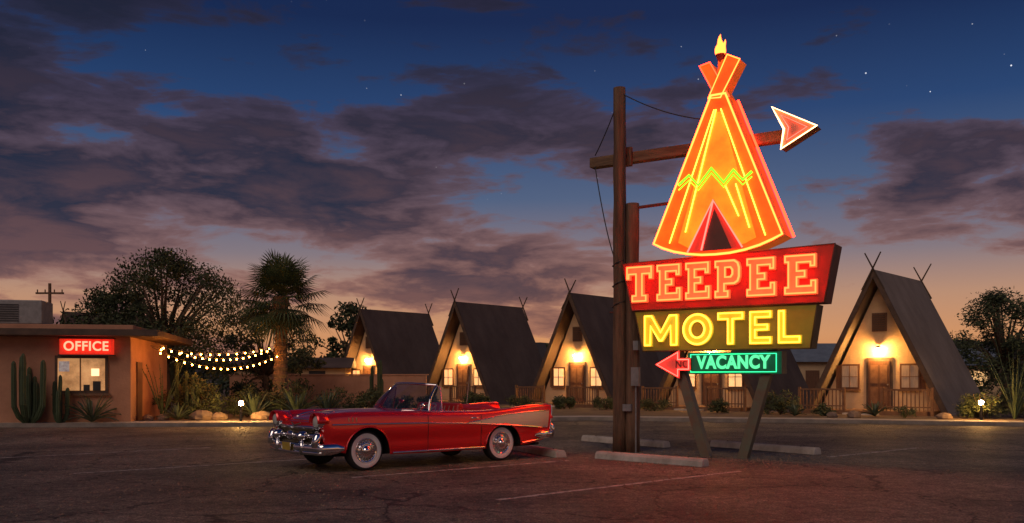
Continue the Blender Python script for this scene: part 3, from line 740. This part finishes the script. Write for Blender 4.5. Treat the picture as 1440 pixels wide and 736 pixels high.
rubber=pm('tyre_rubber',(.02,.02,.02),(.03,.03,.03),6,.8)
white=pm('whitewall',(.88,.85,.8),(.8,.77,.72),6,.6)
vinyl=pm('red_vinyl',(.50,.02,.018),(.42,.014,.014),6,.42)
vinylw=pm('cream_vinyl',(.55,.45,.38),(.48,.4,.34),6,.45)
lens=pm('headlight_lens',(.55,.55,.52),(.45,.45,.42),5,.12,coat=1)
taill=pm('tail_lamp',(.5,.01,.01),(.4,.01,.01),5,.15,coat=1,es=.15)
gold=pm('gold_grille',(.6,.5,.3),(.4,.33,.2),5,.3,metal=.9)
def cr(x,K):
    xs=[k[0] for k in K]; ys=[k[1] for k in K]
    if x<=xs[0]: return ys[0]
    if x>=xs[-1]: return ys[-1]
    i=max(j for j in range(len(xs)-1) if xs[j]<=x); h=xs[i+1]-xs[i]; t=(x-xs[i])/h
    def sl(j):
        if j==0: return (ys[1]-ys[0])/(xs[1]-xs[0])
        if j==len(xs)-1: return (ys[-1]-ys[-2])/(xs[-1]-xs[-2])
        return (ys[j+1]-ys[j-1])/(xs[j+1]-xs[j-1])
    m0,m1=sl(i)*h,sl(i+1)*h
    return (2*t**3-3*t*t+1)*ys[i]+(t**3-2*t*t+t)*m0+(-2*t**3+3*t*t)*ys[i+1]+(t**3-t*t)*m1
KW=[(-2.5,.87),(-2.2,.915),(-1.4,.945),(0,.955),(1.4,.945),(2.1,.92),(2.35,.90),(2.46,.86)]
KS=[(-2.5,1.035),(-2.35,1.045),(-1.9,1.025),(-1.4,.985),(-1.0,.955),(-.5,.945),(.4,.965),(1.0,.985),(1.8,.995),(2.2,.985),(2.46,.945)]
KC=[(-2.5,.80),(-2.35,.86),(-2.0,.93),(-1.2,.985),(.45,1.0),(.9,1.02),(1.5,1.015),(2.0,.975),(2.3,.90),(2.46,.82)]
KV=[(-2.5,.82),(-2.3,.87),(-1.9,.92),(-1.2,.95),(-.5,.94),(.4,.955),(1.0,.955),(1.8,.94),(2.2,.90),(2.46,.82)]
KR=[(-2.5,.05),(-1.9,.055),(-1.2,.085),(0,.10),(1.0,.11),(2.46,.11)]
KB=[(-2.5,.40),(-2.2,.34),(-1.6,.28),(-.5,.255),(1.1,.255),(2.1,.32),(2.46,.42)]
XF,XR=1.65,-1.27
def zlow(x):
    z=cr(x,KB)
    d=x-XF
    if abs(d)<.415: z=max(z,.33+math.sqrt(max(0,.415**2-d*d))*.98)
    d=x-XR
    if abs(d)<.43: z=max(z,.30+math.sqrt(max(0,1-(d/.43)**2))*.40)
    return z
def yside(x,z):
    W=cr(x,KW)
    t=(z-.62)
    y=W-(.20*t*t if t<0 else .28*t*t*.6)
    y-=.012*math.exp(-((z-.50)/.09)**2)
    return y
def section(x):
    S=cr(x,KS); r=cr(x,KR); V=cr(x,KV); C=cr(x,KC)
    zl=zlow(x); zt=S-r*.75; pts=[]
    ns=16
    ysb=yside(x,zt)
    for i in range(ns+1):
        z=zl+(zt-zl)*i/ns; y=yside(x,z)
        if i==0: y-=.004
        pts.append((y,z))
    for i in range(1,7):
        a=math.pi/2*i/6; pts.append((ysb-r*.95*(1-math.cos(a)),zt+r*.75*math.sin(a)))
    yb=pts[-1][0]
    for t in (.25,.5,.75,1.0):
        q=t*t*(3-2*t); pts.append((yb-.10*t-r*.3*t,S+(V-S)*q))
    yv=pts[-1][0]
    for t in (.2,.4,.6,.8,1.0):
        q=math.sin(t*math.pi/2); pts.append((yv*(1-t),V+(C-V)*q))
    return pts
CKF,CKR=.50,-1.12
xs=sorted(set([round(v,4) for v in np.linspace(-2.5,2.46,150)]+[CKF,CKR]+[round(XF+.415*math.sin(t),4) for t in np.linspace(-1.57,1.57,15)]+[round(XR+.43*math.sin(t),4) for t in np.linspace(-1.57,1.57,15)]))
secs=[section(x) for x in xs]; n=len(secs[0]); JV=16+6+4
def shear(x,y,z):
    if x<-2.0: x-= .16*(z-.75)*min(1,(-2.0-x)/.45)
    if x>2.1: x+= .10*(z-.80)*min(1,(x-2.1)/.3)
    return (x,y,z)
for s,nm in ((1,'body_side_a'),(-1,'body_side_b')):
    v=[shear(x,s*p[0],p[1]) for x,S in zip(xs,secs) for p in S]; f=[]
    for i in range(len(xs)-1):
        mid=(xs[i]+xs[i+1])/2
        for j in range(n-1):
            if CKR<mid<CKF and j>=JV: continue
            q=(i*n+j,i*n+j+1,(i+1)*n+j+1,(i+1)*n+j); f.append(q if s<0 else q[::-1])
    o=mesh(nm,v,f,paint,CAR,True)
for k,nm in ((0,'rear_panel'),(-1,'front_panel')):
    S=secs[k]; x=xs[k]; P=[shear(x,p[0],p[1]) for p in S]+[shear(x,-p[0],p[1]) for p in S[::-1][1:]]
    mesh(nm,P,[tuple(range(len(P)))],paint,CAR)
for xa,R,nm in ((XF,.415,'front'),(XR,.43,'rear')):
    for s in (1,-1):
        pts=[]
        for i in range(25):
            a=math.pi*i/24; x=xa+R*math.cos(a)*.995; z=zlow(x); pts.append((x,s*(yside(x,z)-.0),z))
        tube(nm+'_arch_trim',pts,.011,paint,CAR)
box('engine_light_block',.52,2.32,-.60,.60,.24,.80,M['black'],CAR); box('trunk_light_block',-2.34,-1.14,-.60,.60,.26,.78,M['black'],CAR); box('floor_pan',-1.137,.517,-.84,.84,.243,.40,M['black'],CAR)  # engine and trunk boxes are black solids added to block light at the wheels
box('front_firewall_splash',1.10,1.16,-.86,.86,.26,.86,M['black'],CAR); box('rear_splash',-.82,-.76,-.86,.86,.263,.80,M['black'],CAR); box('rear_splash_b',-1.78,-1.72,-.84,.84,.30,.797,M['black'],CAR)
box('front_splash',2.12,2.18,-.8,.8,.36,.78,M['black'],CAR)
a=Acc()
for s in (1,-1):
    a.box(CKR,CKF,s*.72-.02 if s>0 else -.74,s*.72+.02 if s>0 else -.70,.403,.945)
a.obj('door_inner_panels',vinyl,CAR)
box('carpet',CKR,CKF,-.697,.697,.405,.43,M['black'],CAR)
box('dash_panel',.36,.497,-.697,.697,.70,.955,paint,CAR,.03)
box('dash_top',.30,.50,-.69,.69,.958,.985,vinyl,CAR,.01)
box('rear_bulkhead',CKR+.003,CKR+.05,-.697,.697,.433,.94,vinyl,CAR)
def seat(nm,x0,x1,h0,back,tilt):
    box(nm+'_cushion',x0,x1,-.66,.66,h0-.18,h0,vinyl,CAR,.05)
    v=[];
    for (x,z) in ((x0-.02,h0-.05),(x0+.14,h0-.05),(x0+.08-tilt,back),(x0-.06-tilt,back)):
        v+=[(x,-.67,z),(x,.67,z)]
    o=mesh(nm+'_back',v,[(0,1,3,2),(2,3,5,4),(4,5,7,6),(6,7,1,0),(0,2,4,6),(7,5,3,1)],vinyl,CAR); b=o.modifiers.new('b','BEVEL'); b.width=.05; b.segments=3
    a=Acc()
    for k in range(9): y=-.56+k*.14; a.cyl((x0+.15,y,h0),(x0+.095-tilt,y,back-.05),.008,.008,4)
    a.obj(nm+'_piping',vinylw,CAR)
seat('front_seat',-.42,.10,.66,1.09,.06); seat('rear_seat',-1.0,-.62,.66,1.0,.02)
v=[];f=[];NX,NY=10,17
for i in range(NX):
    t=i/(NX-1); x=-1.02-.42*t
    for j in range(NY):
        u=-1+2*j/(NY-1); y=.76*u; e_=(1-abs(u)**6); z=.955+.095*math.sin(math.pi*min(1,t*1.0+.08))**.7*e_+.006*math.sin(j*2.1)*e_
        v.append((x,y,z))
for i in range(NX-1):
    for j in range(NY-1): f.append((i*NY+j,i*NY+j+1,(i+1)*NY+j+1,(i+1)*NY+j))
o=mesh('folded_top_boot',v,f,vinyl,CAR,True)
def glassmat():
    m=bpy.data.materials.new('windshield_glass'); m.use_nodes=True; nt=m.node_tree; nt.nodes.clear(); N=nt.nodes;L=nt.links
    o=N.new('ShaderNodeOutputMaterial'); t=N.new('ShaderNodeBsdfTransparent'); t.inputs[0].default_value=(.62,.68,.72,1); gl=N.new('ShaderNodeBsdfGlossy'); gl.inputs['Roughness'].default_value=.02
    lw=N.new('ShaderNodeFresnel'); lw.inputs[0].default_value=1.6; mx=N.new('ShaderNodeMixShader'); ad=N.new('ShaderNodeMath'); ad.operation='ADD'; ad.inputs[1].default_value=.10
    L.new(lw.outputs[0],ad.inputs[0]); L.new(ad.outputs[0],mx.inputs[0]); L.new(t.outputs[0],mx.inputs[1]); L.new(gl.outputs[0],mx.inputs[2]); L.new(mx.outputs[0],o.inputs[0]); return m
glass=glassmat()
nb=25; bot=[];topp=[]
for i in range(nb):
    u=-1+2*i/(nb-1); a=abs(u)
    bot.append((.80-.46*a**3.2,.80*math.copysign(a**.82,u),.995-.02*a)); topp.append((.30-.22*a**2.6,.67*math.copysign(a**.85,u),1.455-.03*a*a))
v=[];f=[];nr=8
for k in range(nr+1):
    t=k/nr
    for i in range(nb): 
        p=Vector(bot[i]).lerp(Vector(topp[i]),t); bulge=.05*math.sin(math.pi*t); v.append((p.x+bulge,p.y,p.z))
for k in range(nr):
    for i in range(nb-1): f.append((k*nb+i,k*nb+i+1,(k+1)*nb+i+1,(k+1)*nb+i))
mesh('windshield_glass',v,f,glass,CAR,True)
tube('windshield_header',topp,.022,chrome,CAR); tube('windshield_base',bot,.014,chrome,CAR)
for s in (0,-1):
    pl=[tuple(Vector(bot[s]).lerp(Vector(topp[s]),t)+Vector((.05*math.sin(math.pi*t),0,0))) for t in [q/8 for q in range(9)]]
    tube('windshield_pillar',pl,.022,chrome,CAR)
    sy=-1 if s==0 else 1
    p0=(.36,sy*.80,.97);p1=(.06,sy*.80,.97);p2=(.04,sy*.72,1.38);p3=(.12,sy*.69,1.42)
    mesh('vent_glass',[p0,p1,p2,p3],[(0,1,2,3)],glass,CAR); tube('vent_frame',[p1,p2,p3],.012,chrome,CAR)
tube('rear_view_mirror_stem',[(.52,0,1.0),(.42,0,1.12)],.006,chrome,CAR)
a=Acc(); a.sph((.40,0,1.14),.10,0,10,6,(.2,1,.35)); a.obj('rear_view_mirror',chrome,CAR,True)
sw=[]
for i in range(28):
    t=2*math.pi*i/28; c=Vector((.12,.38,1.0)); ax=Vector((.45,0,1)).normalized(); b1=Vector((0,1,0)); b2=ax.cross(b1); sw.append(tuple(c+b1*.20*math.cos(t)+b2*.20*math.sin(t)))
tube('steering_wheel_rim',sw,.012,vinylw,CAR,True); tube('steering_column',[(.12,.38,.99),(.38,.38,.80)],.02,M['dark'],CAR); tube('steering_spokes',None,.009,chrome,CAR,polys=[[sw[0],(.12,.38,.99),sw[14]]])
def lathe(name,prof,xc,yc,s,zc,mats,fmi,seg=48):
    v=[];f=[];fm=[]
    for (r,y) in prof:
        for k in range(seg):
            t=2*math.pi*k/seg; v.append((xc+r*math.cos(t),yc+s*y,zc+r*math.sin(t)))
    for i in range(len(prof)-1):
        for k in range(seg):
            q=(i*seg+k,i*seg+(k+1)%seg,(i+1)*seg+(k+1)%seg,(i+1)*seg+k); f.append(q if s>0 else q[::-1]); fm.append(fmi[i])
    return mesh(name,v,f,mats,CAR,True,fm)
for xa in (XF,XR):
    for s in (1,-1):
        yc=s*.755; R=.338
        prof=[(.20,-.09),(.30,-.10),(.33,-.08),(R,-.05),(R,.05),(.332,.075),(.318,.092),(.292,.100),(.288,.102),(.24,.104),(.212,.098),(.205,.09),(.195,.06)]
        lathe('tyre',prof,xa,yc,s,R,[rubber,white],[0,0,0,0,0,0,0,0,1,1,1,0])
        prof=[(.206,.088),(.212,.100),(.200,.108),(.185,.094),(.15,.088),(.145,.098),(.12,.112),(.10,.108),(.06,.112),(.055,.135),(.03,.148),(.001,.15)]
        lathe('wheel_cover',prof,xa,yc,s,R,[chrome],[0]*11)
        a=Acc()
        for k in range(18):
            t=2*math.pi*k/18; a.cyl((xa+.105*math.cos(t),yc+s*.113,R+.105*math.sin(t)),(xa+.185*math.cos(t),yc+s*.098,R+.185*math.sin(t)),.006,.010,5)
        a.obj('wheel_cover_fins',M['grey'],CAR)
        a=Acc(); a.cyl((xa,yc-s*.08,R),(xa,yc+s*.085,R),.198,.198,20); a.cyl((xa,0,R),(xa,yc,R),.04); a.obj('hub_core',M['black'],CAR)
def sweep(name,path,a,b,mat,seg=14,prof=None):
    pts=[Vector(p) for p in path]; v=[];f=[]; n=len(pts)
    for i,p in enumerate(pts):
        d=(pts[min(i+1,n-1)]-pts[max(i-1,0)]); d.z=0; d.normalize(); nn=Vector((d.y,-d.x,0)); k=1 if 0<i<n-1 else .35
        for j in range(seg):
            t=2*math.pi*j/seg; ct=math.copysign(abs(math.cos(t))**.7,math.cos(t)); st=math.copysign(abs(math.sin(t))**.7,math.sin(t))
            v.append(tuple(p+nn*a*ct*k+Vector((0,0,b*st*k))))
    for i in range(n-1):
        for j in range(seg): f.append((i*seg+j,i*seg+(j+1)%seg,(i+1)*seg+(j+1)%seg,(i+1)*seg+j))
    f.append(tuple(range(seg))); f.append(tuple((n-1)*seg+j for j in range(seg))[::-1])
    return mesh(name,v,f,mat,CAR,True)
def bpath(xe,xw,yw,z,dip=0,n=31):
    P=[]
    for i in range(n):
        u=-1+2*i/(n-1); a=abs(u)
        if a<.78: y=yw*a/.78*.97; x=xe-.10*(a/.78)**2.5
        else: t=(a-.78)/.22; y=yw*(.97+.03*math.sin(t*1.57)); x=xe-.10-(xe-.10-xw)*t**1.2
        P.append((x,math.copysign(y,u),z-dip*(math.exp(-(u/.35)**2))))
    return P
sweep('front_bumper_lower',bpath(2.60,2.12,.93,.40,0),.055,.085,chrome); sweep('front_bumper_lip',bpath(2.62,2.25,.91,.335,0),.04,.035,chrome)
sweep('grille_upper_bar',bpath(2.50,2.34,.86,.735,.0),.03,.028,chrome)
box('grille_dark_plate',2.40,2.49,-.74,.74,.44,.72,M['black'],CAR,.03)  # raised black plate paints the shade of the grille opening
a=Acc()
for k in range(47): y=-.70+k*1.4/46; a.cyl((2.515-.05*(y/.7)**2,y,.46),(2.515-.05*(y/.7)**2,y,.71),.0045,.0045,4)
for k in range(6): z=.49+k*.042; a.path([(2.52-.05*(q/.7)**2,q,z) for q in np.linspace(-.7,.7,9)],.0045,4)
a.obj('grille_mesh',gold,CAR)
sweep('grille_bar',bpath(2.575,2.42,.80,.60,0),.028,.035,chrome)
a=Acc()
for s in (1,-1):
    a.path([(2.52,s*.44,.60),(2.60,s*.44,.60),(2.66,s*.44,.60),(2.70,s*.44,.60),(2.715,s*.44,.60)],[.075,.085,.07,.035,.005],14)
    a.path([(2.50,s*.80,.66),(2.53,s*.80,.60),(2.56,s*.80,.52),(2.57,s*.80,.42)],[.05,.07,.07,.06],12)
    a.cyl((2.62,s*.44,.30),(2.62,s*.44,.52),.045,.05,12)
a.sph((2.61,0,.60),.10,0,14,8,(.35,1.3,.75))
a.obj('bumper_bullets',chrome,CAR,True)
box('licence_plate',2.672,2.682,-.15,.15,.355,.485,pm('plate_yellow',(.42,.29,.05),(.34,.23,.035),14,.5),CAR); tube('plate_frame',[(2.684,-.155,.35),(2.684,.155,.35),(2.684,.155,.49),(2.684,-.155,.49)],.006,chrome,CAR,True)
for s in (1,-1):
    y=s*.735; z=.835; x0=2.40
    a=Acc(); P=[(x0-.06,y,z),(x0+.06,y,z),(x0+.12,y,z),(x0+.125,y,z)]; a.path(P,[.135,.135,.125,.11],28)
    a.obj('headlight_bezel',chrome,CAR,True)
    a=Acc(); a.sph((x0+.115,y,z),.098,0,20,12,(.45,1,1)); a.obj('headlight_lens',lens,CAR,True)
    v=[];f=[]
    for i in range(11):
        t=math.pi*(-.05+1.1*i/10); 
        for (xx,r) in ((x0-.12,.142),(x0+.10,.150),(x0+.17,.140)): v.append((xx,y+r*math.cos(t),z+r*math.sin(t)))
    for i in range(10):
        for k in range(2): f.append((i*3+k,i*3+k+1,(i+1)*3+k+1,(i+1)*3+k))
    o=mesh('headlight_visor',v,f,paint,CAR,True); m_=o.modifiers.new('s','SOLIDIFY'); m_.thickness=.012
    a=Acc(); a.sph((2.49,s*.70,.655),.035,0,10,6,(.6,1.6,1)); a.obj('parking_lamp',lens,CAR,True)
for s in (1,-1):
    a=Acc(); P=[];R=[]
    for x,r in ((1.95,.004),(2.0,.010),(2.1,.014),(2.2,.020),(2.28,.016),(2.33,.004)): 
        P.append((x,s*.34,cr(x,KC)-.005+r*.5)); R.append(r)
    a.path(P,R,10); a.obj('hood_spear',chrome,CAR,True)
tube('hood_edge_trim',[(2.40+.02-.03*abs(u),u*.58,.86-.02*u*u) for u in np.linspace(-1,1,15)],.011,chrome,CAR)
tube('hood_v_emblem',[(2.50,-.16,.80),(2.54,0,.755),(2.50,.16,.80)],.012,gold,CAR)
def hoodline(s):
    P=[]
    for x in np.linspace(.62,2.36,20):
        S=section(x)[JV]; P.append((x,s*(S[0]-.01),S[1]+.001))
    return P
for s in (1,-1): tube('hood_seam',hoodline(s),.005,M['black'],CAR)
def sidept(x,z,s,o=.006):
    return shear(x,s*(yside(x,z)+o),z)
def strip2(name,K,x0,x1,s,h,mat,o=.004,n=60):
    P=[]
    for x in np.linspace(x0,x1,n): P.append(sidept(x,cr(x,K),s,o))
    v=[];f=[]
    for p in P:
        for (dy,dz) in ((-.004,-h),(.010,-h*.6),(.013,0),(.010,h*.6),(-.004,h)): v.append((p[0],p[1]+s*dy,p[2]+dz))
    for i in range(n-1):
        for j in range(4): f.append((i*5+j,i*5+j+1,(i+1)*5+j+1,(i+1)*5+j))
    mesh(name,v,f,mat,CAR,True)
KL=[(-2.42,.60),(-2.0,.625),(-1.5,.665),(-1.0,.70),(-.4,.735),(.4,.765),(1.2,.78),(2.3,.79)]
KU=[(-2.46,.925),(-2.0,.915),(-1.6,.895),(-1.2,.86),(-.8,.80),(-.4,.745)]
for s in (1,-1):
    strip2('lower_side_spear',KL,-2.42,2.32,s,.014,chrome); strip2('upper_side_spear',KU,-2.44,-.42,s,.013,chrome)
    v=[];f=[];n1=40
    for x in np.linspace(-2.44,-.45,n1):
        zl_=cr(x,KL); zu=cr(x,KU)
        for k in range(7): z=zl_+(zu-zl_)*k/6; v.append(sidept(x,z,s,.005))
    for i in range(n1-1):
        for k in range(6): f.append((i*7+k,i*7+k+1,(i+1)*7+k+1,(i+1)*7+k))
    mesh('quarter_panel_insert',v,f,alum,CAR,True)
    strip2('rocker_trim',[(-.8,.285),(1.15,.285)],-.80,1.18,s,.018,chrome)
    strip2('rear_rocker_trim',[(-2.45,.40),(-1.75,.33)],-2.42,-1.72,s,.014,chrome)
    for xd in (.46,-.72): tube('door_seam',[sidept(xd,z,s,.0015) for z in np.linspace(.30,.90,14)],.0045,M['black'],CAR)
    tube('belt_trim',[(x,s*(cr(x,KW)-.145),cr(x,KS)+.004) for x in np.linspace(-1.1,.40,20)],.010,chrome,CAR)
    tube('door_handle',[sidept(-.50,.83,s,.005),sidept(-.52,.832,s,.035),sidept(-.64,.832,s,.035),sidept(-.66,.83,s,.005)],.010,chrome,CAR)
    tube('fender_hash_marks',None,.007,gold,CAR,polys=[[sidept(2.02-.07*k,z,s,.004) for z in (.83,.90)] for k in range(3)])
    tube('fin_top_trim',[shear(x,s*(yside(x,cr(x,KS)-cr(x,KR)*.75)-cr(x,KR)*.9),cr(x,KS)+.004) for x in np.linspace(-2.49,-1.5,20)],.009,chrome,CAR)
    a=Acc(); a.path([(-2.49,s*.82,.80),(-2.55,s*.82,.79),(-2.60,s*.82,.78)],[.055,.05,.02],12); a.obj('tail_lamp',taill,CAR,True)
    tube('fin_end_trim',[(-2.555,s*.825,1.03),(-2.55,s*.845,.90),(-2.52,s*.85,.72),(-2.50,s*.85,.60)],.014,chrome,CAR)
    a=Acc(); a.path([(-2.50,s*.80,.66),(-2.56,s*.80,.62),(-2.58,s*.80,.52),(-2.56,s*.80,.40)],[.05,.075,.08,.06],12); a.obj('rear_bumper_pod',chrome,CAR,True)
a=Acc(); a.cyl((.52,.80,.98),(.54,.88,1.05),.008); a.sph((.54,.89,1.07),.055,0,12,8,(.5,1,1)); a.obj('door_mirror',chrome,CAR,True)
rb=[(-p[0]-.02,p[1],p[2]) for p in bpath(2.60,2.05,.92,.46)][::-1]
sweep('rear_bumper',rb,.05,.075,chrome)
tube('exhaust_pipe',[(-1.6,.5,.25),(-2.5,.5,.26)],.03,M['dark'],CAR)
tube('antenna',[(-1.7,-.80,.98),(-1.78,-.80,1.6)],.004,chrome,CAR)
